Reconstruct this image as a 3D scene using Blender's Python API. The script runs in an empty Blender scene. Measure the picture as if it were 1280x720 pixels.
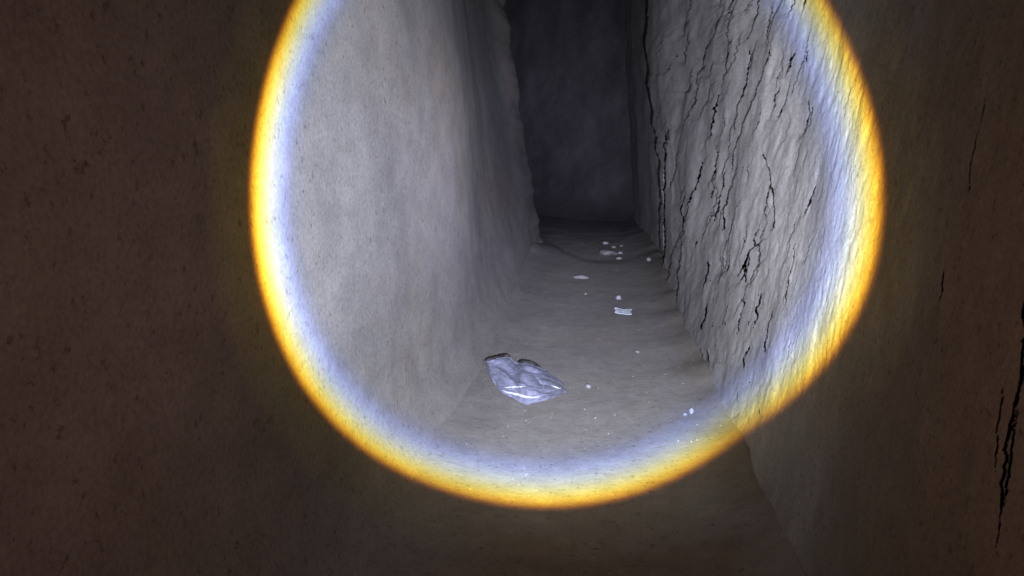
import bpy, math, random
import numpy as np
from mathutils import Vector, Matrix

random.seed(7)
rng = np.random.RandomState(7)
S = bpy.context.scene
C = S.collection
R = math.radians

# ------------------------------------------------------------------ camera
H = 1.1                      # camera height over the ground, metres
F = 1000.0                   # focal length in units of 1/1280 of the picture width
YAW, PITCH = R(6.62), R(10.48)
cam_d = bpy.data.cameras.new('camera')
cam = bpy.data.objects.new('camera', cam_d)
C.objects.link(cam)
cam_d.sensor_width = 36.0
cam_d.lens = 36.0 * F / 1280.0
cam_d.clip_start = 0.02
cam_d.clip_end = 200.0
cam.location = (0, 0, H)
cam.rotation_euler = (math.pi / 2 - PITCH, 0, YAW)
S.camera = cam
S.render.resolution_x, S.render.resolution_y = 1024, 576

# ------------------------------------------------------------------ world: almost no light down here
W = bpy.data.worlds.new('World')
S.world = W
W.use_nodes = True
W.node_tree.nodes['Background'].inputs[0].default_value = (0.30, 0.22, 0.20, 1)
W.node_tree.nodes['Background'].inputs[1].default_value = 0.004
S.view_settings.view_transform = 'Standard'
S.view_settings.look = 'None'
S.view_settings.exposure = 0.0
S.view_settings.gamma = 1.0

# ------------------------------------------------------------------ the torch: one lamp whose lens throws a round
# pool with a bright rim split into colours (blue inside, yellow and orange outside) and a faint brown spill
TORCH = Vector((0.10, 0.15, H - 0.13))
AXIS = Vector((-0.1193, 0.9927, -0.0176))
EDGE = 23.4                  # half angle of the pool, degrees
ld = bpy.data.lights.new('torch_lamp', 'SPOT')
lamp = bpy.data.objects.new('torch_lamp', ld)
C.objects.link(lamp)
lamp.location = TORCH
lamp.rotation_euler = AXIS.to_track_quat('-Z', 'Y').to_euler()
ld.energy = 1.0
ld.color = (1, 1, 1)
ld.spot_size = R(170)
ld.spot_blend = 0.6
ld.shadow_soft_size = 0.006
ld.use_nodes = True
nt = ld.node_tree
nt.nodes.clear()
tc = nt.nodes.new('ShaderNodeTexCoord')
sx = nt.nodes.new('ShaderNodeSeparateXYZ')
nt.links.new(tc.outputs['Normal'], sx.inputs[0])
ab = nt.nodes.new('ShaderNodeMath'); ab.operation = 'ABSOLUTE'
nt.links.new(sx.outputs['Z'], ab.inputs[0])
ac = nt.nodes.new('ShaderNodeMath'); ac.operation = 'ARCCOSINE'
nt.links.new(ab.outputs[0], ac.inputs[0])
mp = nt.nodes.new('ShaderNodeMath'); mp.operation = 'DIVIDE'
nt.links.new(ac.outputs[0], mp.inputs[0])
mp.inputs[1].default_value = R(60)
cr = nt.nodes.new('ShaderNodeValToRGB')
nt.links.new(mp.outputs[0], cr.inputs[0])
em = nt.nodes.new('ShaderNodeEmission')
nt.links.new(cr.outputs[0], em.inputs[0])
out = nt.nodes.new('ShaderNodeOutputLight')
nt.links.new(em.outputs[0], out.inputs[0])
PROFILE = [                  # degrees from the axis, r, g, b
    (0.0,  0.3030, 0.3023, 0.4000),
    (3.0,  0.3434, 0.3412, 0.4600),
    (6.0,  0.3636, 0.3608, 0.4700),
    (8.5,  0.2626, 0.2632, 0.3300),
    (12.0,  0.1689, 0.1692, 0.2042),
    (16.0,  0.1186, 0.1201, 0.1421),
    (EDGE - 4.4,  0.1072, 0.1092, 0.1288),
    (EDGE - 3.50, .094, .102, .140),
    (EDGE - 2.94, .104, .118, .205),
    (EDGE - 2.44, .128, .152, .250),
    (EDGE - 1.93, .160, .183, .215),
    (EDGE - 1.47, .192, .200, .155),
    (EDGE - 1.06, .222, .205, .075),
    (EDGE - 0.64, .240, .180, .024),
    (EDGE - 0.32, .225, .115, .003),
    (EDGE - 0.02, .070, .022, .001),
    (EDGE + 0.25, 0.00650, 0.00375, 0.00072),
    (EDGE + 1.5, 0.00390, 0.00262, 0.00072),
    (EDGE + 2.6, 0.00351, 0.00225, 0.00096),
    (EDGE + 4.0, 0.00221, 0.00125, 0.00096),
    (32.0, 0.00169, 0.00100, 0.00084),
    (38.0, 0.00130, 0.00075, 0.00060),
    (46.0, 0.00091, 0.00050, 0.00043),
    (60.0, 0.00065, 0.00037, 0.00030),
]
GAIN = 0.4
el = cr.color_ramp.elements
while len(el) > 1:
    el.remove(el[-1])
for i, (d, r, g, b) in enumerate(PROFILE):
    e = el[0] if i == 0 else el.new(d / 60.0)
    e.position = d / 60.0
    e.color = (r / GAIN, g / GAIN, b / GAIN, 1)
em.inputs[1].default_value = GAIN * 330.0 * 27


# ------------------------------------------------------------------ helpers
fw = np.array([-math.sin(YAW) * math.cos(PITCH), math.cos(YAW) * math.cos(PITCH), -math.sin(PITCH)])
rt = np.array([math.cos(YAW), math.sin(YAW), 0.0])
up = np.cross(rt, fw)


def ray(px, py):
    d = fw + rt * (px - 640) / F - up * (py - 360) / F
    return d


def on_floor(px, py, z=0.0):
    d = ray(px, py)
    t = (z - H) / d[2]
    return Vector((d[0] * t, d[1] * t, z))


def fract_hash(ix, iy, iz, seed):
    with np.errstate(over='ignore'):
        n = (ix.astype(np.int64) * 73856093) ^ (iy.astype(np.int64) * 19349663) ^ (iz.astype(np.int64) * 83492791) ^ (seed * 2654435)
        n = (n ^ (n >> 13)) * 1274126177
        n = (n ^ (n >> 16)) * 668265263
        n = n ^ (n >> 15)
    return (n & 0xFFFFFF).astype(np.float32) / float(0xFFFFFF) * 2 - 1


def vnoise(x, y, z, seed=0):
    x, y, z = np.broadcast_arrays(x, y, z)
    xi, yi, zi = np.floor(x).astype(np.int64), np.floor(y).astype(np.int64), np.floor(z).astype(np.int64)
    fx, fy, fz = (x - xi), (y - yi), (z - zi)
    fx, fy, fz = [t * t * t * (t * (t * 6 - 15) + 10) for t in (fx, fy, fz)]
    res = 0
    for dx in (0, 1):
        for dy in (0, 1):
            for dz in (0, 1):
                w = (fx if dx else 1 - fx) * (fy if dy else 1 - fy) * (fz if dz else 1 - fz)
                res = res + w * fract_hash(xi + dx, yi + dy, zi + dz, seed)
    return res


def fbm(x, y, z, octaves=4, seed=0, gain=0.5, lac=2.03):
    a, s, tot = 1.0, 0, 0
    for o in range(octaves):
        s = s + a * vnoise(x * lac ** o, y * lac ** o, z * lac ** o, seed + o * 17)
        tot += a
        a *= gain
    return s / tot


def grid_mesh(name, P, flip=False, hole=None):
    """P: (rows, cols, 3) array -> mesh"""
    nr, nc = P.shape[:2]
    me = bpy.data.meshes.new(name)
    me.vertices.add(nr * nc)
    me.vertices.foreach_set('co', P.reshape(-1).astype(np.float32))
    i = np.arange(nr * nc).reshape(nr, nc)
    a, b, c, d = i[:-1, :-1], i[:-1, 1:], i[1:, 1:], i[1:, :-1]
    q = np.stack([a, d, c, b] if flip else [a, b, c, d], -1).reshape(-1, 4)
    if hole is not None:     # faces whose corners are inside an opening are left out
        hv = hole.reshape(-1)[q]
        q = q[(hv.sum(1) < 3)]
    q = q.reshape(-1)
    nf = len(q) // 4
    me.loops.add(len(q))
    me.polygons.add(nf)
    me.loops.foreach_set('vertex_index', q.astype(np.int32))
    me.polygons.foreach_set('loop_start', np.arange(0, len(q), 4, dtype=np.int32))
    me.polygons.foreach_set('loop_total', np.full(nf, 4, dtype=np.int32))
    me.polygons.foreach_set('use_smooth', np.ones(nf, dtype=bool))
    me.update(calc_edges=True)
    return me


def link(name, me, mat, parent=None, **props):
    o = bpy.data.objects.new(name, me)
    C.objects.link(o)
    if mat and not me.materials:
        me.materials.append(mat)
    if parent:
        o.parent = parent
    for k, v in props.items():
        o[k] = v
    return o


# ------------------------------------------------------------------ materials
def rock_mat(name, base, dark, scale=1.0, stretch=(1, 1, 1), bump=0.004, rough=0.95, fleck=0.12, tint=None, zones=()):
    m = bpy.data.materials.new(name)
    m.use_nodes = True
    n, l = m.node_tree.nodes, m.node_tree.links
    bs = n['Principled BSDF']
    bs.inputs['Roughness'].default_value = rough
    bs.inputs['Specular IOR Level'].default_value = 0.25
    t = n.new('ShaderNodeTexCoord')
    mpn = n.new('ShaderNodeMapping')
    mpn.inputs['Scale'].default_value = stretch
    l.new(t.outputs['Object'], mpn.inputs[0])

    def noise(sc, det, ro=0.6, vec=mpn.outputs[0]):
        q = n.new('ShaderNodeTexNoise')
        q.inputs['Scale'].default_value = sc * scale
        q.inputs['Detail'].default_value = det
        q.inputs['Roughness'].default_value = ro
        l.new(vec, q.inputs['Vector'])
        return q.outputs['Fac']

    def ramp(fac, a, b, ca, cb):
        q = n.new('ShaderNodeValToRGB')
        q.color_ramp.elements[0].position = a
        q.color_ramp.elements[1].position = b
        q.color_ramp.elements[0].color = (*ca, 1)
        q.color_ramp.elements[1].color = (*cb, 1)
        l.new(fac, q.inputs[0])
        return q.outputs[0]

    def mix(a, b, fac, mode='MIX'):
        q = n.new('ShaderNodeMix')
        q.data_type = 'RGBA'
        q.blend_type = mode
        if isinstance(fac, float):
            q.inputs['Factor'].default_value = fac
        else:
            l.new(fac, q.inputs['Factor'])
        l.new(a, q.inputs[6])
        l.new(b, q.inputs[7])
        return q.outputs[2]
    big = noise(1.7, 6)
    c = ramp(big, 0.33, 0.68, dark, base)
    if tint:
        rgb = n.new('ShaderNodeRGB')
        rgb.outputs[0].default_value = (*tint, 1)
        patch = ramp(noise(0.9, 4), 0.48, 0.66, (0, 0, 0), (0.7, 0.7, 0.7))
        c = mix(c, rgb.outputs[0], patch)
    # broad belts of tone, some painting light levels into the colour: (axis, from, to, colour at 'from' side)
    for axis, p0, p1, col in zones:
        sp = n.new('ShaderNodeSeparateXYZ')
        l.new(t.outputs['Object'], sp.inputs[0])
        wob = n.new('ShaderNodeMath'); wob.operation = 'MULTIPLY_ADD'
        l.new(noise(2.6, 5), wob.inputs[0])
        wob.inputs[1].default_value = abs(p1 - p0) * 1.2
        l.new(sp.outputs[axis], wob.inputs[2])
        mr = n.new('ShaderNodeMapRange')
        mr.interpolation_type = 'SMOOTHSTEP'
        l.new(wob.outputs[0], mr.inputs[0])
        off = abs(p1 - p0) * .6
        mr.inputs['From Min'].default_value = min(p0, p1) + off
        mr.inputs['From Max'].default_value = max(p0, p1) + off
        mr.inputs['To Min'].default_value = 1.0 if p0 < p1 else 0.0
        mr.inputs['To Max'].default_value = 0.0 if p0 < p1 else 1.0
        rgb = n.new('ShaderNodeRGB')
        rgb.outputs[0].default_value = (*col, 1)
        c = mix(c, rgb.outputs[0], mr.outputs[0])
    mid = ramp(noise(11, 8, 0.7), 0.3, 0.72, (0.78, 0.78, 0.78), (1.1, 1.1, 1.1))
    c = mix(c, mid, 1.0, 'MULTIPLY')
    fine = ramp(noise(95, 4, 0.7, t.outputs['Object']), 0.32, 0.66, (1 - fleck * 2,) * 3, (1 + fleck,) * 3)
    c = mix(c, fine, 1.0, 'MULTIPLY')
    pits = ramp(noise(42, 5, .75, t.outputs['Object']), .33, .42, (.50, .47, .45), (1, 1, 1))
    c = mix(c, pits, 1.0, 'MULTIPLY')
    l.new(c, bs.inputs['Base Color'])
    b1 = n.new('ShaderNodeBump')
    b1.inputs['Strength'].default_value = 1.0
    b1.inputs['Distance'].default_value = bump
    l.new(noise(38, 8, 0.7), b1.inputs['Height'])
    b2 = n.new('ShaderNodeBump')
    b2.inputs['Strength'].default_value = 1.0
    b2.inputs['Distance'].default_value = bump * 0.35
    l.new(noise(180, 3, 0.6, t.outputs['Object']), b2.inputs['Height'])
    l.new(b1.outputs[0], b2.inputs['Normal'])
    l.new(b2.outputs[0], bs.inputs['Normal'])
    return m


M_left = rock_mat('pale_plastered_earth', (.175, .172, .170), (.118, .118, .120), 1.0, (1, .5, .9), .0014, fleck=.12, tint=(.195, .176, .145),
                  zones=[('Y', 1.2, 1.9, (.215, .195, .185)), ('Z', 0.0, .55, (.225, .22, .215))])  # near belt painted lighter to lift the dim spill; foot blends into the floor
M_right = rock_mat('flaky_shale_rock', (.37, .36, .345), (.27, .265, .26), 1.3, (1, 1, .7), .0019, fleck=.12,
                   zones=[('Y', 1.5, 2.5, (.215, .198, .172)), ('Y', 1.2, 2.0, (.175, .140, .100))])  # near belts painted darker to dim the rim and spill of the torch
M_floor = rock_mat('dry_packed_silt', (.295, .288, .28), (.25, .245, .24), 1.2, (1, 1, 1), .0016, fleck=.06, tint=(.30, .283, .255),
                   zones=[('Y', 1.9, 2.4, (.160, .130, .100)), ('X', -.62, -.2, (.205, .198, .192)), ('X', .46, .28, (.215, .198, .172)), ('Y', 11.2, 7.6, (.085, .082, .090))])  # near and far belts paint the weaker light; side belts blend into the walls
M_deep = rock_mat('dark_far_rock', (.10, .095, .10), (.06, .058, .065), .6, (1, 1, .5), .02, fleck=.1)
M_end = rock_mat('black_brown_rock', (.062, .059, .064), (.036, .035, .040), 1.3, (1, 1, .7), .005, fleck=.08)  # even near-black tone for the far end and behind the open joints
M_stone = rock_mat('loose_stone', (.30, .295, .305), (.19, .188, .195), 6, (1, 1, 1), .001, fleck=.1)
M_white = rock_mat('chalky_white_stone', (.34, .36, .41), (.24, .255, .29), 6, (1, 1, 1), .001, rough=.6, fleck=.05)


def simple(name, col, rough=.6, **kw):
    m = bpy.data.materials.new(name)
    m.use_nodes = True
    b = m.node_tree.nodes['Principled BSDF']
    b.inputs['Base Color'].default_value = (*col, 1)
    b.inputs['Roughness'].default_value = rough
    for k, v in kw.items():
        b.inputs[k].default_value = v
    return m


# ------------------------------------------------------------------ shape of the passage
XL = 0.6875                  # left wall foot
XR = 0.495                   # right wall foot
YEND = 8.8                   # where the left wall ends
TOP = 4.6


def smooth(x, a, b):
    t = np.clip((x - a) / (b - a), 0, 1)
    return t * t * (3 - 2 * t)


def lean_l(y):
    return .02 + .14 * smooth(y, 2.5, 8.0)


def lean_r(y):
    return -.08 + .13 * smooth(y, 2.0, 7.0)


def floor_z(x, y):
    z = 0.010 * fbm(x * 1.6, y * .8, 0.3, 4, 5) * smooth(y, 1.5, 3)
    z = z + 0.0013 * fbm(x * 11, y * 8, 1.3, 4, 9)
    # packed silt creeps up both walls
    dl = x + XL
    dr = XR - x
    z = z + 0.08 * np.exp(-np.clip(dl, 0, 9) / 0.12) * (1 + .15 * vnoise(y * 2.2, x * 0, 4.1, 3)) * (1 - smooth(y, 7.8, 8.8))
    z = z + 0.07 * np.exp(-np.clip(dr, 0, 9) / 0.14) * (1 + .2 * vnoise(y * 3.3, x * 0, 8.1, 4))
    # curved lip where the nearer silt ends, then a lower, rougher bed
    lip = 7.15 + 1.9 * np.clip((-x - 0.12) / 0.6, 0, 1.2) ** 1.5 + 0.25 * np.clip((x - 0.1) / 0.5, 0, 1) + .10 * vnoise(x * 4, y * 0, 2.2, 8)
    s = smooth(y - lip, 0.0, 0.5)
    z = z - 0.018 * s + 0.006 * s * fbm(x * 4, y * 3, 7.7, 5, 22)
    return z


def left_x(y, z):
    x = -XL - lean_l(y) * z
    # swelling belly of the nearer half, set back beyond it
    x = x + 0.015 * np.exp(-((y - 3.9) / 0.9) ** 2) * smooth(z, 0.05, .8)
    x = x - 0.07 * smooth(y, 3.5, 6.0) * smooth(z, 0.10, 0.8) + 0.08 * smooth(y, 7.4, 8.8) * smooth(z, .1, .8)
    x = x + 0.13 * np.exp(-np.clip(z, -.05, 9) / .11) * (1 - smooth(y, 4.5, 8.0))
    x = x + 0.020 * fbm(y * 0.8, z * 0.7, 3.1, 3, 31)
    x = x + 0.008 * fbm(y * 1.3, z * 2.2, 5.1, 4, 33)
    x = x + 0.0022 * fbm(y * 5, z * 8, 6.1, 4, 37)
    return x


# ---- ground -----------------------------------------------------------------
def yrows(y0, y1, n):
    k = np.linspace(1 / y0, 1 / y1, n)
    return 1 / k


ys = np.concatenate([np.linspace(-2, 1.8, 40)[:-1], yrows(1.8, 13, 620), np.linspace(13, 20.5, 30)[1:]])
xs = np.concatenate([np.linspace(-7, -1.1, 40)[:-1], np.linspace(-1.1, 1.0, 430), np.linspace(1.0, 2, 5)[1:]])
Y, X = np.meshgrid(ys, xs, indexing='ij')
Z = floor_z(X, Y)
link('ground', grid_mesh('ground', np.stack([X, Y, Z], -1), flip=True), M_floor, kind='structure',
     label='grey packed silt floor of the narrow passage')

# ---- left wall --------------------------------------------------------------
zs = np.linspace(-0.15, TOP, 330)
ya = np.concatenate([np.linspace(-2, .9, 30)[:-1], yrows(.9, YEND - .12, 520)])
n_arc, n_out = 24, 40
Pl = []
jag = 0.05 * fbm(np.zeros_like(zs), zs * 1.2, 0 * zs + 2.2, 3, 41) + 0.055 * fbm(np.zeros_like(zs), zs * 7, 0 * zs + 2.2, 4, 43)
rows = []
for y in ya:
    w = smooth(y, 7.9, YEND - .12)
    x = left_x(np.full_like(zs, y), zs) + jag * w * 0.8
    rows.append(np.stack([x, np.full_like(zs, y), zs], -1))
xe = rows[-1][:, 0]
for k in range(1, n_arc + 1):
    a = k / n_arc * math.pi / 2
    rows.append(np.stack([xe - .12 * (1 - math.cos(a)), np.full_like(zs, YEND - .12 + .12 * math.sin(a)) + 0 * jag, zs], -1))
xe2, ye2 = rows[-1][:, 0], YEND
for k in range(1, n_out + 1):
    s = 6.0 * (k / n_out) ** 2
    rows.append(np.stack([xe2 - s, ye2 + .05 * s + .03 * vnoise(zs, zs * 0 + s * 2, zs * 0, 7), zs], -1))
P = np.stack(rows)
link('rock_wall', grid_mesh('rock_wall', P), M_left, kind='structure',
     label='smooth pale earthen wall on the left side of the passage')

# ---- right wall: dipping flakes --------------------------------------------
ya = np.concatenate([np.linspace(-2, .8, 24)[:-1], yrows(.8, 9.5, 820), np.linspace(9.5, 22, 60)[1:]])
zs = np.concatenate([np.linspace(-.15, .1, 26)[:-1], np.linspace(.1, 1.9, 560), np.linspace(1.9, TOP, 240)[1:]])
Y, Z = np.meshgrid(ya, zs, indexing='ij')
# the sheet's columns lean like the bedding, so the joints run along them
Y = Y * (1 - .46 * (1 - smooth(Y, 3.0, 8.0)) * np.clip(Z - 1.0, -.9, .9) * smooth(Y, -.2, .8))
X0 = XR - lean_r(Y) * Z


def to_px(X, Y, Z):
    v = np.stack([X, Y, Z - H], -1)
    d = np.maximum(v @ fw, 1e-3)
    return 640 + F * (v @ rt) / d, 360 - F * (v @ up) / d


# tracing coordinates on the wall (a chart of the wall face, from the plane before displacement)
U, V = to_px(X0, np.maximum(Y, .35), Z)
SC = Y / F                   # metres per chart unit across the line of sight
disp = np.zeros_like(Y)      # metres into the rock
slot = np.zeros_like(Y)


def seg_field(pts, wob=2.0, seed=0):
    """signed horizontal distance to a polyline u(v), and parameter along it"""
    pts = sorted(pts, key=lambda p: p[1])
    pv = np.array([p[1] for p in pts], float)
    pu = np.array([p[0] for p in pts], float)
    return pu, pv


def add_crack(pts, ledge, width, depth=0.10, back=14, seed=0):
    """pts in chart units top to bottom; ledge = metres the rock steps back beyond the crack;
    width = slot width in chart units"""
    global disp, slot
    pu, pv = seg_field(pts)
    m = (V > pv[0] - 3) & (V < pv[-1] + 3) & (U > pu.min() - 6 * back) & (U < pu.max() + 12)
    if not m.any():
        return
    v, u, y = V[m], U[m], Y[m]
    c = np.interp(v, pv, pu) + 2.2 * fbm(v / 11.0, v * 0 + seed * 3.7, v * 0, 3, 51) + 0.7 * vnoise(v / 4.0, v * 0 + seed, v * 0, 53)
    s = c - u                # > 0 beyond the crack (deeper in the passage)
    t = np.clip((v - pv[0]) / (pv[-1] - pv[0]), 0, 1)
    env = np.minimum(1, np.sin(np.pi * np.clip(t, 0, 1)) * 1.8) * (0.72 + .28 * vnoise(v / 28.0, v * 0 + seed * 1.3, v * 0, 55))
    env = np.clip(env, 0, 1)
    w = max(width * 1.45 if seed >= 100 else (width * 1.35 + (2.5 if ledge >= .013 else 1.5)) * (1 if pu[0] < 1150 else .95), .9) * (0.7 + .3 * env)
    unit = np.minimum(y, 6.5) ** 2 / 500.0     # metres along the wall per chart unit
    q = min(max(ledge / .015, .25), 1.5)
    e = q * .05 * back * unit
    led = e * env * np.where(s > 0, np.exp(-np.clip(s, 0, None) / back), 0)
    lift = -0.3 * e * env * np.where(s <= 0, np.exp(np.clip(s, None, 0) / (back * .5)), 0)
    disp[m] += led + lift
    if depth:
        # an open joint: the rock is missing here, bedrock lies far behind
        tap = np.clip(np.minimum(t, 1 - t) * 3.2, 0, 1) ** .55
        ww = w * tap * (.84 + .16 * vnoise(v / 6.0, v * 0 + seed * 2.1, v * 0, 57))
        slot[m] = np.maximum(slot[m], (np.abs(s - w * .5) < ww * .5) & (ww > .35))



def Z6(x, y):                # a point read off the flake face at 2.82x
    return (780 + x / 2.824, 290 + y / 2.824)


def Z3(x, y):
    return (780 + x / 2.824, 40 + y / 2.824)


cracks = [
    # main dark joint at the far edge of the flaky face
    ([(817, -60), (816, 0), Z3(100, 20), Z3(104, 130), Z3(114, 240), Z3(112, 330), Z3(122, 430), Z3(132, 560), Z3(124, 690), (827, 318), Z6(138, 190)], .07, 4.2, .25, 26),
    ([Z3(140, 330), Z3(150, 430), Z3(152, 560), Z3(146, 690), Z6(150, 30), Z6(140, 120), Z6(134, 190)], .035, 3.0, .18, 8),
    ([Z3(275, 425), Z3(262, 500), Z3(238, 590), Z3(222, 700), Z6(215, 20), Z6(210, 100), Z6(202, 190), Z6(196, 300)], .03, 1.7, .15, 10),
    ([Z3(212, 570), Z3(204, 620), Z3(206, 700)], .012, 1.6, .08, 8),
    ([Z3(385, 10), Z3(365, 60), Z3(352, 120), Z3(350, 155)], .016, 2.0, .10, 12),
    ([Z3(288, 20), Z3(268, 90), Z3(255, 155)], .014, 1.5, .08, 10),
    ([Z3(440, 40), Z3(425, 120), Z3(408, 220), Z3(390, 300), Z3(378, 370)], .018, 1.6, .10, 14),
    ([Z3(338, 210), Z3(322, 260), Z3(302, 330), Z3(294, 385)], .016, 1.8, .10, 10),
    ([Z3(495, 150), Z3(470, 220), Z3(440, 290), Z3(415, 350), Z3(385, 440), Z3(372, 500)], .018, 1.8, .10, 14),
    ([Z3(545, 190), Z3(535, 230), Z3(525, 275)], .012, 1.3, .07, 10),
    ([Z3(512, 70), Z3(490, 170), Z3(478, 200)], .009, 1.1, .05, 10),
    ([Z3(600, 60), Z3(575, 130), Z3(562, 165)], .010, 1.3, .06, 10),
    ([Z3(645, 215), Z3(635, 280), Z3(618, 350), Z3(600, 390)], .010, 1.2, .06, 14),
    ([Z3(645, 60), Z3(635, 110)], .008, 1.2, .05, 10),
    ([Z3(498, 420), Z3(504, 460), Z3(518, 510), Z3(524, 580), Z3(528, 640), Z3(522, 690), Z6(505, 15)], .020, 2.4, .12, 18),
    ([Z6(505, 15), Z6(470, 40), Z6(440, 70), Z6(415, 125), Z6(395, 160)], .018, 2.0, .10, 14),
    ([Z3(323, 470), Z3(310, 530), Z3(292, 595)], .012, 1.4, .08, 10),
    ([Z3(385, 530), Z3(362, 600), Z3(350, 660), Z3(345, 715)], .015, 1.6, .08, 12),
    ([Z6(480, 60), Z6(468, 110), Z6(455, 175)], .009, 1.2, .05, 10),
    ([Z6(480, 210), Z6(465, 260), Z6(452, 330)], .013, 1.6, .07, 12),
    ([Z6(518, 270), Z6(500, 330), Z6(478, 430)], .013, 1.6, .07, 12),
    ([Z6(292, 90), Z6(290, 150), Z6(278, 210)], .010, 1.3, .06, 8),
    ([Z6(292, 245), Z6(288, 300), Z6(280, 350)], .013, 1.7, .08, 8),
    ([Z6(360, 100), Z6(345, 150)], .008, 1.0, .05, 8),
    ([Z6(425, 210), Z6(408, 280), Z6(392, 370)], .008, 1.0, .05, 10),
    ([Z6(430, 390), Z6(418, 440), Z6(415, 490)], .008, 1.2, .05, 8),
    ([Z6(268, 390), Z6(292, 450), Z6(312, 500), Z6(318, 560)], .03, 3.0, .12, 8),
    ([Z6(300, 410), Z6(312, 470), Z6(316, 520)], .012, 1.8, .07, 6),
    ([Z6(248, 60), Z6(262, 30)][::-1], .008, 1.0, .04, 8),
    ([Z6(700, 210), Z6(715, 270)], .006, .6, 0, 10),
    ([Z6(675, 450), Z6(668, 500)], .010, .8, 0, 10),
    ([(1228, 110), (1219, 160), (1206, 215), (1204, 250)], .010, 2.0, .05, 22),
    ([(1283, 250), (1277, 330), (1272, 420), (1262, 500), (1252, 560), (1247, 610), (1242, 690)], .03, 5.0, .10, 34),
    ([(1290, 380), (1268, 480), (1256, 590), (1240, 690)], .014, 2.6, .07, 22),
    ([(1244, 470), (1240, 540), (1236, 600)], .012, 2.0, .05, 18),
    ([(1175, 330), (1168, 380)], .006, 1.4, .03, 14),
]
for i, (pts, ledge, w, dep, back) in enumerate(cracks):
    add_crack(pts, ledge, w, dep, back, seed=i + 1)

# many small flake edges, all leaning the same way
rr = random.Random(11)
for i in range(240):
    u0 = rr.uniform(832, 1125) if i < 200 else rr.uniform(1100, 1280)
    v0 = rr.uniform(-30, 560)
    if u0 < 900 and v0 > 300 + (u0 - 820) * 2.3:
        continue
    ln = rr.uniform(10, 62) * (0.7 if u0 < 870 else 1)
    k = rr.uniform(.10, .42) * (0.55 if u0 < 860 else 1)
    big = rr.random() ** 2.2
    g = 1.0 if u0 < 1000 else (.55 if u0 < 1100 else .45)
    a = (u0, v0)
    b = (u0 - k * ln * .5 + rr.uniform(-1.5, 1.5), v0 + ln * .5)
    c_ = (u0 - k * ln, v0 + ln)
    add_crack([a, b, c_], (.003 + .013 * big) * g, .8 + .9 * big, (.05 if big > .25 and u0 < 960 else 0), rr.uniform(6, 15), seed=100 + i)

# longer open splits between the traced ones
for i in range(46):
    u0 = rr.uniform(842, 1015)
    v0 = rr.uniform(-60, 330)
    ln = rr.uniform(28, 85)
    k = rr.uniform(.16, .40) * (0.5 if u0 < 870 else 1)
    add_crack([(u0, v0), (u0 - k * ln * .4 + rr.uniform(-3, 3), v0 + ln * .45), (u0 - k * ln, v0 + ln)],
              rr.uniform(.010, .018), rr.uniform(1.5, 2.3), .06, rr.uniform(8, 14), seed=400 + i)

# hairline splits, many and short
for i in range(300):
    u0 = rr.uniform(826, 1050)
    v0 = rr.uniform(-40, 520)
    if u0 < 900 and v0 > 300 + (u0 - 820) * 2.3:
        continue
    ln = rr.uniform(5, 20)
    k = rr.uniform(.05, .40)
    add_crack([(u0, v0), (u0 - k * ln * .5 + rr.uniform(-1, 1), v0 + ln * .5), (u0 - k * ln, v0 + ln)],
              rr.uniform(.003, .007), rr.uniform(.6, 1.0), .05 if rr.random() < .55 and u0 < 950 else 0, rr.uniform(3, 7), seed=900 + i)

# stretched grain leaning with the flakes; finer relief nearer
lean = U + V * 0.24
g1 = fbm(lean / 26.0, V / 95.0, 0 * U, 4, 61)
g2 = fbm(lean / 7.0, V / 40.0, 0 * U + 3, 3, 63)
g3 = fbm(lean / 2.6, V / 9.0, 0 * U + 9, 2, 65)
near_m = np.clip((Y - .6) / 2.2, .22, 2.2)
ridge = np.maximum(0, g2 - .12)
disp += near_m * (.0045 * g1 + .0017 * g2 + .0010 * g3 + .004 * ridge)
big = .030 * fbm(Y * .8, Z * .5, 0 * Y, 3, 71) + .012 * fbm(Y * 2.5, Z * 1.2, 0 * Y, 3, 73)
# foot of the wall crumbles outwards; the wall sets back past the main joint
xx = X0 + disp + big - .045 * np.exp(-np.clip(Z, 0, 9) / .10) * (1 - .4 * smooth(Y, 2.2, 3.5))
xx += -.16 * smooth(Y, 7.6, 13.0)
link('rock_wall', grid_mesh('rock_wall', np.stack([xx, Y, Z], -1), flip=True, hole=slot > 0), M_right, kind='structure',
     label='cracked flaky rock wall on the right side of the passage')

yk = np.linspace(-2, 20.5, 120); zk = np.linspace(-.3, TOP, 60)
Yk, Zk = np.meshgrid(yk, zk, indexing='ij')
Xk = XR + 1.1 + .08 * Zk + .06 * fbm(Yk, Zk, 0 * Yk, 4, 85)
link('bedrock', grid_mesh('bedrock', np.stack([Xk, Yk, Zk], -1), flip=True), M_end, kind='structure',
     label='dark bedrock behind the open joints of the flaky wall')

# ---- dark end of the cave and roof -----------------------------------------
xs = np.linspace(-7, 2, 300)
zs = np.concatenate([np.linspace(-.6, 1.2, 90)[:-1], np.linspace(1.2, TOP + .2, 110)])
Xb, Zb = np.meshgrid(xs, zs, indexing='ij')
Yb = 11.9 + .22 * fbm(Xb * .9, Zb * .6, 0 * Xb, 3, 81) + .05 * fbm(Xb * 3, Zb * 2.2, 0 * Xb, 5, 82) - .75 * (Xb - .5) * (Xb < .5)
Yb = Yb - .9 * np.exp(-np.clip(Zb, -.12, 9) / .22) + .10 * Zb
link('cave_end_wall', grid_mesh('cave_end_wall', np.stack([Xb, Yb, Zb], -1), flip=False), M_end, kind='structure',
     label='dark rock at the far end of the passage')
ysr = np.linspace(-2, 21, 160)
xs = np.linspace(-7, 2, 70)
Yr, Xr = np.meshgrid(ysr, xs, indexing='ij')
Zr = TOP - .12 + .10 * fbm(Xr * 1.2, Yr * 1.0, 0 * Xr, 4, 83)
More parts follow.
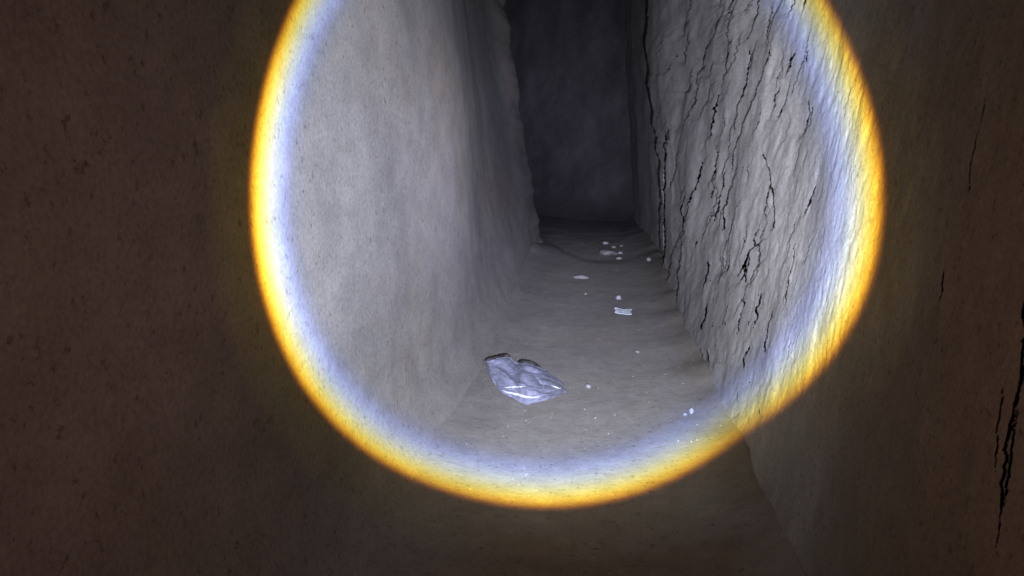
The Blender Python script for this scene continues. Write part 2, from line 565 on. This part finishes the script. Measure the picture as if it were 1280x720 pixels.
link('cave_roof', grid_mesh('cave_roof', np.stack([Xr, Yr, Zr], -1), flip=False), M_deep, kind='structure',
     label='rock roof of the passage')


# ------------------------------------------------------------------ loose things on the floor
def stone_mesh(name, sx, sy, sz, seed, flat=0.0, sub=3, amp=.28):
    import bmesh
    bm = bmesh.new()
    bmesh.ops.create_icosphere(bm, subdivisions=sub, radius=1.0)
    r = random.Random(seed)
    planes = []
    for k in range(9):
        v = Vector((r.gauss(0, 1), r.gauss(0, 1), r.gauss(0, 1))).normalized()
        planes.append((v, r.uniform(.62, .92)))
    for v in bm.verts:
        for nrm, d in planes:
            e = v.co.dot(nrm) - d
            if e > 0:
                v.co -= nrm * e * .92
        q = float(vnoise(np.array(v.co.x * 2.3 + seed), np.array(v.co.y * 2.3), np.array(v.co.z * 2.3), seed))
        v.co *= 1 + amp * .35 * q
        v.co.x *= sx; v.co.y *= sy; v.co.z *= sz
    me = bpy.data.meshes.new(name)
    bm.to_mesh(me)
    bm.free()
    for p in me.polygons:
        p.use_smooth = False
    return me


def put_stone(px, py, wpx, mat, label, seed, asp=(1, .8, .6), rot=None, name='stone', cat='stone', group=None, sink=.3):
    p = on_floor(px, py)
    z = float(floor_z(np.array([p.x]), np.array([p.y]))[0])
    p = on_floor(px, py, z)
    s = wpx / F * p.y * .5
    me = stone_mesh(name, s * asp[0], s * asp[1], s * asp[2], seed)
    o = link(name, me, mat)
    o.location = (p.x, p.y, z + s * asp[2] * (1 - sink) * .8)
    o.rotation_euler = (0, 0, rot if rot is not None else (seed * 1.7) % 6)
    o['label'] = label
    o['category'] = cat
    if group:
        o['group'] = group
    return o


put_stone(735, 484, 11, M_white, 'small white stone just right of the plastic bag', 3, (1, .7, .5))
put_stone(744, 523, 6, M_stone, 'tiny pale pebble below and right of the plastic bag', 4)
put_stone(856, 519, 6, M_white, 'left one of two tiny shiny pebbles by the foot of the flaky wall', 5, (1, .9, .9), group='two tiny pebbles by the rim of the light')
put_stone(864, 516, 7, M_white, 'right one of two tiny shiny pebbles by the foot of the flaky wall', 6, (.8, .9, 1.2), group='two tiny pebbles by the rim of the light')
put_stone(773, 374, 8, M_white, 'small pale pebble just above the flat white scrap', 7, (1, .9, .9))
put_stone(732, 368, 4, M_stone, 'tiny grey pebble left of the flat white scrap', 8, (1, 1, .8))
put_stone(797, 441, 7, M_stone, 'grey pebble alone on bare floor between bag and right wall', 9, (1, .8, .7))
put_stone(811, 326, 7, M_stone, 'grey pebble near the foot of the long dark crack', 10, (1, .8, .9))
put_stone(725, 348, 22, M_stone, 'flat pale stone half sunk in the silt in front of the dark lip', 12, (1, .5, .28), rot=.25, sink=.55)
put_stone(848, 552, 5, M_stone, 'tiny dark pebble at the rim of the light under the flaky wall', 13, (1, .7, .7))
rub = [(759, 318, 30, (1, .6, .3), M_stone, 'large flat rock slab lying in the hollow beyond the lip'),
       (757, 305, 9, (1, .7, .5), M_white, 'pale stone at the back of the rubble beyond the lip'),
       (767, 310, 8, (1, .7, .5), M_stone, 'pale stone in the middle of the rubble beyond the lip'),
       (776, 317, 10, (1, .6, .4), M_white, 'pale flat stone at the right end of the rubble beyond the lip'),
       (768, 318, 7, (1, .7, .5), M_stone, 'small pale stone resting against the flat slab'),
       (777, 308, 7, (1, .7, .5), M_stone, 'small grey stone at the back right of the rubble'),
       (774, 324, 8, (1, .7, .5), M_stone, 'grey stone at the front of the rubble by the lip')]
for i, (px, py, w, asp, mat, lab) in enumerate(rub):
    put_stone(px, py, w, mat, lab, 40 + i, asp, group='rubble beyond the lip in the floor')

# scattered grit, uncountable
gv, gf = [], []
for i in range(200):
    px = rr.uniform(430, 900)
    y = 1 / rr.uniform(1 / 9.0, 1 / 1.9)
    x = rr.uniform(-.66, .47)
    z = float(0)
    s = rr.uniform(.0012, .0035) * (1 + y * .14) * (1.8 if rr.random() < .04 else 1)
    gv.append((x, y, s)); 
gx = np.array(gv)
gz = floor_z(gx[:, 0], gx[:, 1])
verts, faces = [], []
for (x, y, s), z in zip(gv, gz):
    b = len(verts)
    a0 = rr.uniform(0, 6.28)
    for k in range(4):
        a = a0 + k * 1.57 + rr.uniform(-.4, .4)
        verts.append((x + s * math.cos(a), y + s * math.sin(a), z - s * .2))
    verts.append((x + rr.uniform(-.4, .4) * s, y + rr.uniform(-.4, .4) * s, z + s * rr.uniform(.5, 1.1)))
    for k in range(4):
        faces.append((b + k, b + (k + 1) % 4, b + 4))
me = bpy.data.meshes.new('grit')
me.from_pydata(verts, [], faces)
link('grit', me, M_floor, kind='stuff', label='fine grit scattered over the silt floor', category='grit')


# ------------------------------------------------------------------ flat white scrap
def scrap(px, py, wpx, dpx, label):
    p = on_floor(px, py)
    w = wpx / F * p.y
    d = w * .75
    nx, ny = 26, 18
    rows = []
    z0 = float(floor_z(np.array([p.x]), np.array([p.y]))[0])
    a, b = np.meshgrid(np.linspace(-.5, .5, nx), np.linspace(-.5, .5, ny), indexing='ij')
    ex = 1 + .12 * vnoise(b * 4, a * 0, a * 0, 5)
    ey = 1 + .22 * vnoise(a * 4, a * 0, a * 0, 6)
    x = p.x + a * w * ex
    y = p.y + b * d * ey + a * .015
    z = z0 + .018 + .002 * vnoise(a * 5, b * 5, a * 0, 7) + .012 * np.clip(-a * 2, 0, 1) + .02 * b
    me = grid_mesh('paper_scrap', np.stack([x, y, z], -1), flip=True)
    m = bpy.data.materials.new('off_white_paper')
    m.use_nodes = True
    bs = m.node_tree.nodes['Principled BSDF']
    ns = m.node_tree.nodes.new('ShaderNodeTexNoise')
    ns.inputs['Scale'].default_value = 3
    rp = m.node_tree.nodes.new('ShaderNodeValToRGB')
    rp.color_ramp.elements[0].color = (.42, .46, .55, 1)
    rp.color_ramp.elements[1].color = (.47, .51, .60, 1)
    m.node_tree.links.new(ns.outputs[0], rp.inputs[0])
    m.node_tree.links.new(rp.outputs[0], bs.inputs['Base Color'])
    bs.inputs['Roughness'].default_value = .5
    o = link('paper_scrap', me, m, label=label, category='scrap')
    so = o.modifiers.new('thick', 'SOLIDIFY')
    so.thickness = .004
    return o


scrap(779, 393, 20, 8, 'small flat white scrap lying on the floor above the plastic bag')

# ------------------------------------------------------------------ crumpled clear plastic bag
bag_o = on_floor(655, 480)
bx, by = bag_o.x, bag_o.y
bz = float(floor_z(np.array([bx]), np.array([by]))[0])


def Zb5(x, y):
    return (580 + x / 6.0, 420 + y / 6.0)


# outline read off the bag, upper rim left to right and lower rim left to right
upper = [Zb5(165, 190), Zb5(250, 165), Zb5(345, 160), Zb5(400, 205), Zb5(470, 200), Zb5(560, 225), Zb5(620, 262), Zb5(690, 310), Zb5(745, 360), Zb5(772, 420)]
lower = [Zb5(165, 210), Zb5(200, 320), Zb5(265, 410), Zb5(340, 450), Zb5(400, 492), Zb5(480, 510), Zb5(560, 498), Zb5(640, 478), Zb5(710, 455), Zb5(772, 430)]
rim_h = [.060, .070, .066, .040, .064, .058, .042, .026, .014, .004]
N, K = 110, 64
tt = np.linspace(0, 1, N)
t0 = np.linspace(0, 1, len(upper))


def interp_pts(pts, hs):
    w = []
    for (px, py), h in zip(pts, hs):
        q = on_floor(px, py, bz + h)
        w.append((q.x, q.y, q.z))
    w = np.array(w)
    a_ = np.stack([np.interp(tt, t0, w[:, i]) for i in range(3)], -1)
    k_ = np.hanning(11); k_ /= k_.sum()
    for i in range(3):
        pad = np.concatenate([2 * a_[0, i] - a_[5:0:-1, i], a_[:, i], 2 * a_[-1, i] - a_[-2:-7:-1, i]])
        a_[:, i] = np.convolve(pad, k_, 'valid')
    return a_


Up = interp_pts(upper, rim_h)
Lo = interp_pts(lower, [.03, .014, .008, .006, .004, .004, .004, .004, .004, .003])
ss = np.linspace(0, 1, K)
rows = []
for j, s in enumerate(ss):          # from lower rim to upper rim
    r_ = Lo * (1 - s) + Up * s
    puff = .026 * np.sin(np.pi * min(1, s * 1.05)) ** .38 * np.sin(np.pi * np.clip(tt * .93 + .05, 0, 1)) ** .6
    r_ = r_.copy()
    r_[:, 2] += puff
    rows.append(r_)
Pb = np.stack(rows, 1)              # N x K x 3
jx = .010 * vnoise(tt * 11, tt * 0, tt * 0, 95) + .005 * vnoise(tt * 30, tt * 0, tt * 0, 96)
Pb[:, :, 1] += jx[:, None] * np.abs(2 * ss[None, :] - 1)
T2, S2 = np.meshgrid(tt, ss, indexing='ij')
edge = np.minimum(1, np.minimum(S2, 1 - S2) * 7)
cre = np.abs(fbm(T2 * 4 + S2 * 2.4, S2 * 1.6 - T2 * 1.5, 0 * T2, 2, 91))
cre2 = np.abs(vnoise(T2 * 3 - S2 * 4.5, S2 * 3 + T2 * 5, 0 * T2 + 4, 93))
wr = (.006 * cre + .010 * cre2 - .004)
Pb[:, :, 2] += wr * (.35 + .65 * edge)
# one fold running up from the notch in the rim
fold = np.exp(-((T2 - .33 - .10 * (1 - S2)) / .035) ** 2)
Pb[:, :, 2] -= .008 * fold * edge
# bright welts by the lower rim
welt = np.exp(-((S2 - .16 - .10 * np.sin(T2 * 5 + .5)) / .035) ** 2) * smooth(T2, .12, .25) * (1 - smooth(T2, .62, .8))
Pb[:, :, 2] += .014 * welt
welt2 = np.exp(-((S2 - .34 + .25 * (T2 - .2)) / .03) ** 2) * smooth(T2, .16, .25) * (1 - smooth(T2, .5, .62))
Pb[:, :, 2] += .008 * welt2
Pb[:, :, 2] = np.maximum(Pb[:, :, 2], floor_z(Pb[:, :, 0], Pb[:, :, 1]) + .002)

pm = bpy.data.materials.new('clear_bluish_plastic')
pm.use_nodes = True
n, l = pm.node_tree.nodes, pm.node_tree.links
bs = n['Principled BSDF']
bs.inputs['Base Color'].default_value = (.33, .36, .53, 1)
bs.inputs['Roughness'].default_value = .16
bs.inputs['Specular IOR Level'].default_value = .8
tr = n.new('ShaderNodeBsdfTransparent')
tr.inputs[0].default_value = (.85, .88, .95, 1)
mx = n.new('ShaderNodeMixShader')
nz = n.new('ShaderNodeTexNoise'); nz.inputs['Scale'].default_value = 14; nz.inputs['Detail'].default_value = 5
rp = n.new('ShaderNodeMapRange')
rp.inputs['From Min'].default_value = .3; rp.inputs['From Max'].default_value = .7
rp.inputs['To Min'].default_value = .15; rp.inputs['To Max'].default_value = .6
l.new(nz.outputs[0], rp.inputs[0])
tcb = n.new('ShaderNodeTexCoord'); sxb = n.new('ShaderNodeSeparateXYZ')
l.new(tcb.outputs['Object'], sxb.inputs[0])
tail = n.new('ShaderNodeMapRange')      # the film thins out towards its tail
tail.inputs['From Min'].default_value = .05; tail.inputs['From Max'].default_value = .20
tail.inputs['To Min'].default_value = 0; tail.inputs['To Max'].default_value = .55
l.new(sxb.outputs['X'], tail.inputs[0])
addt = n.new('ShaderNodeMath'); addt.operation = 'ADD'; addt.use_clamp = True
l.new(rp.outputs[0], addt.inputs[0]); l.new(tail.outputs[0], addt.inputs[1])
l.new(addt.outputs[0], mx.inputs[0])
l.new(bs.outputs[0], mx.inputs[1]); l.new(tr.outputs[0], mx.inputs[2])
bp = n.new('ShaderNodeBump'); bp.inputs['Distance'].default_value = .0025
n2 = n.new('ShaderNodeTexNoise'); n2.inputs['Scale'].default_value = 9; n2.inputs['Detail'].default_value = 4
n2.inputs['Distortion'].default_value = 1.2
l.new(n2.outputs[0], bp.inputs['Height']); l.new(bp.outputs[0], bs.inputs['Normal'])
l.new(mx.outputs[0], n['Material Output'].inputs['Surface'])

bag = bpy.data.objects.new('plastic_bag', None)
C.objects.link(bag)
bag.location = (bx, by, bz)
bag['label'] = 'crumpled clear bluish plastic bag with a painted shadow strip along its upper edge lying on the floor'
bag['category'] = 'bag'
Pb0 = Pb - np.array([bx, by, bz])
film = link('film', grid_mesh('film', Pb0, flip=True), pm, bag)
# black strips painted for the shadow behind the raised rim, in three lengths
M_rim_shadow = simple('painted_rim_shadow', (.012, .011, .012), .7)


def rim_shadow(pts, hs, rad, name='rim_shadow'):
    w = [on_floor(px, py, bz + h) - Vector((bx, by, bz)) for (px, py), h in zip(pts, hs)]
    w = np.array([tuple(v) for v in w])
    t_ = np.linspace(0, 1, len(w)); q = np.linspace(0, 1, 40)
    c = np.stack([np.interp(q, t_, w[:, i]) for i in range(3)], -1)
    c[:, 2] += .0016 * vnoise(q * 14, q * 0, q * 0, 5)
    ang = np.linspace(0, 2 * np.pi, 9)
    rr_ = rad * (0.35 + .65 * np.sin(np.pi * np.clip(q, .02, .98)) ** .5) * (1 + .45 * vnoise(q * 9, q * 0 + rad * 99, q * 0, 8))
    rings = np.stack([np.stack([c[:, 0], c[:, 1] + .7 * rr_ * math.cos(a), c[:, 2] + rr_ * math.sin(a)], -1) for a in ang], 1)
    return link(name, grid_mesh(name, rings), M_rim_shadow, bag)


rim_shadow([Zb5(160, 186), Zb5(200, 172), Zb5(260, 158), Zb5(310, 147), Zb5(352, 152)], [.066, .074, .077, .074, .070], .0085)
rim_shadow([Zb5(412, 198), Zb5(450, 192), Zb5(490, 196), Zb5(535, 210), Zb5(578, 235)], [.062, .069, .069, .063, .055], .0075)
rim_shadow([Zb5(143, 170), Zb5(145, 185), Zb5(147, 200), Zb5(146, 238)], [.045, .04, .035, .015], .0045)


# glints painted as thin folds in a paler colour than the film
M_glint = simple('painted_glint', (.62, .68, .82), .18)


def glint_on_film(pts, rad):
    w = np.array([tuple(on_floor(px, py, bz + .035) - Vector((bx, by, bz))) for px, py in pts])
    q = np.linspace(0, 1, 30)
    c = np.stack([np.interp(q, np.linspace(0, 1, len(w)), w[:, i]) for i in range(3)], -1)
    flat = Pb0.reshape(-1, 3)
    eye = np.array([0 - bx, 0 - by, H - bz])
    for k in range(len(c)):             # lay the glint strip on the film
        d = c[k] - eye
        d /= np.linalg.norm(d)
        r_ = flat - eye
        al = r_ @ d
        off = np.linalg.norm(r_ - al[:, None] * d, axis=1)
        c[k] = flat[np.argmin(off)] + np.array([0, -.002, .003])
    for i in range(3):
        c[1:-1, i] = (c[:-2, i] + c[1:-1, i] + c[2:, i]) / 3
    rr_ = rad * np.sin(np.pi * np.clip(q, .04, .96)) ** .8 * (1 + .4 * vnoise(q * 7, q * 0 + rad * 777, q * 0, 8))
    ang = np.linspace(0, 2 * np.pi, 9)
    rings = np.stack([np.stack([c[:, 0], c[:, 1] + .8 * rr_ * math.cos(a), c[:, 2] + rr_ * math.sin(a)], -1) for a in ang], 1)
    return link('fold', grid_mesh('fold', rings), M_glint, bag)


glint_on_film([Zb5(275, 412), Zb5(330, 428), Zb5(400, 440), Zb5(450, 458), Zb5(510, 466), Zb5(565, 462)], .0062)
glint_on_film([Zb5(300, 392), Zb5(360, 386), Zb5(420, 384), Zb5(465, 382)], .0032)
glint_on_film([Zb5(560, 330), Zb5(590, 370), Zb5(600, 400)], .0022)
glint_on_film([Zb5(650, 372), Zb5(690, 388), Zb5(730, 402)], .0028)
glint_on_film([Zb5(205, 300), Zb5(225, 350), Zb5(250, 385)], .0022)
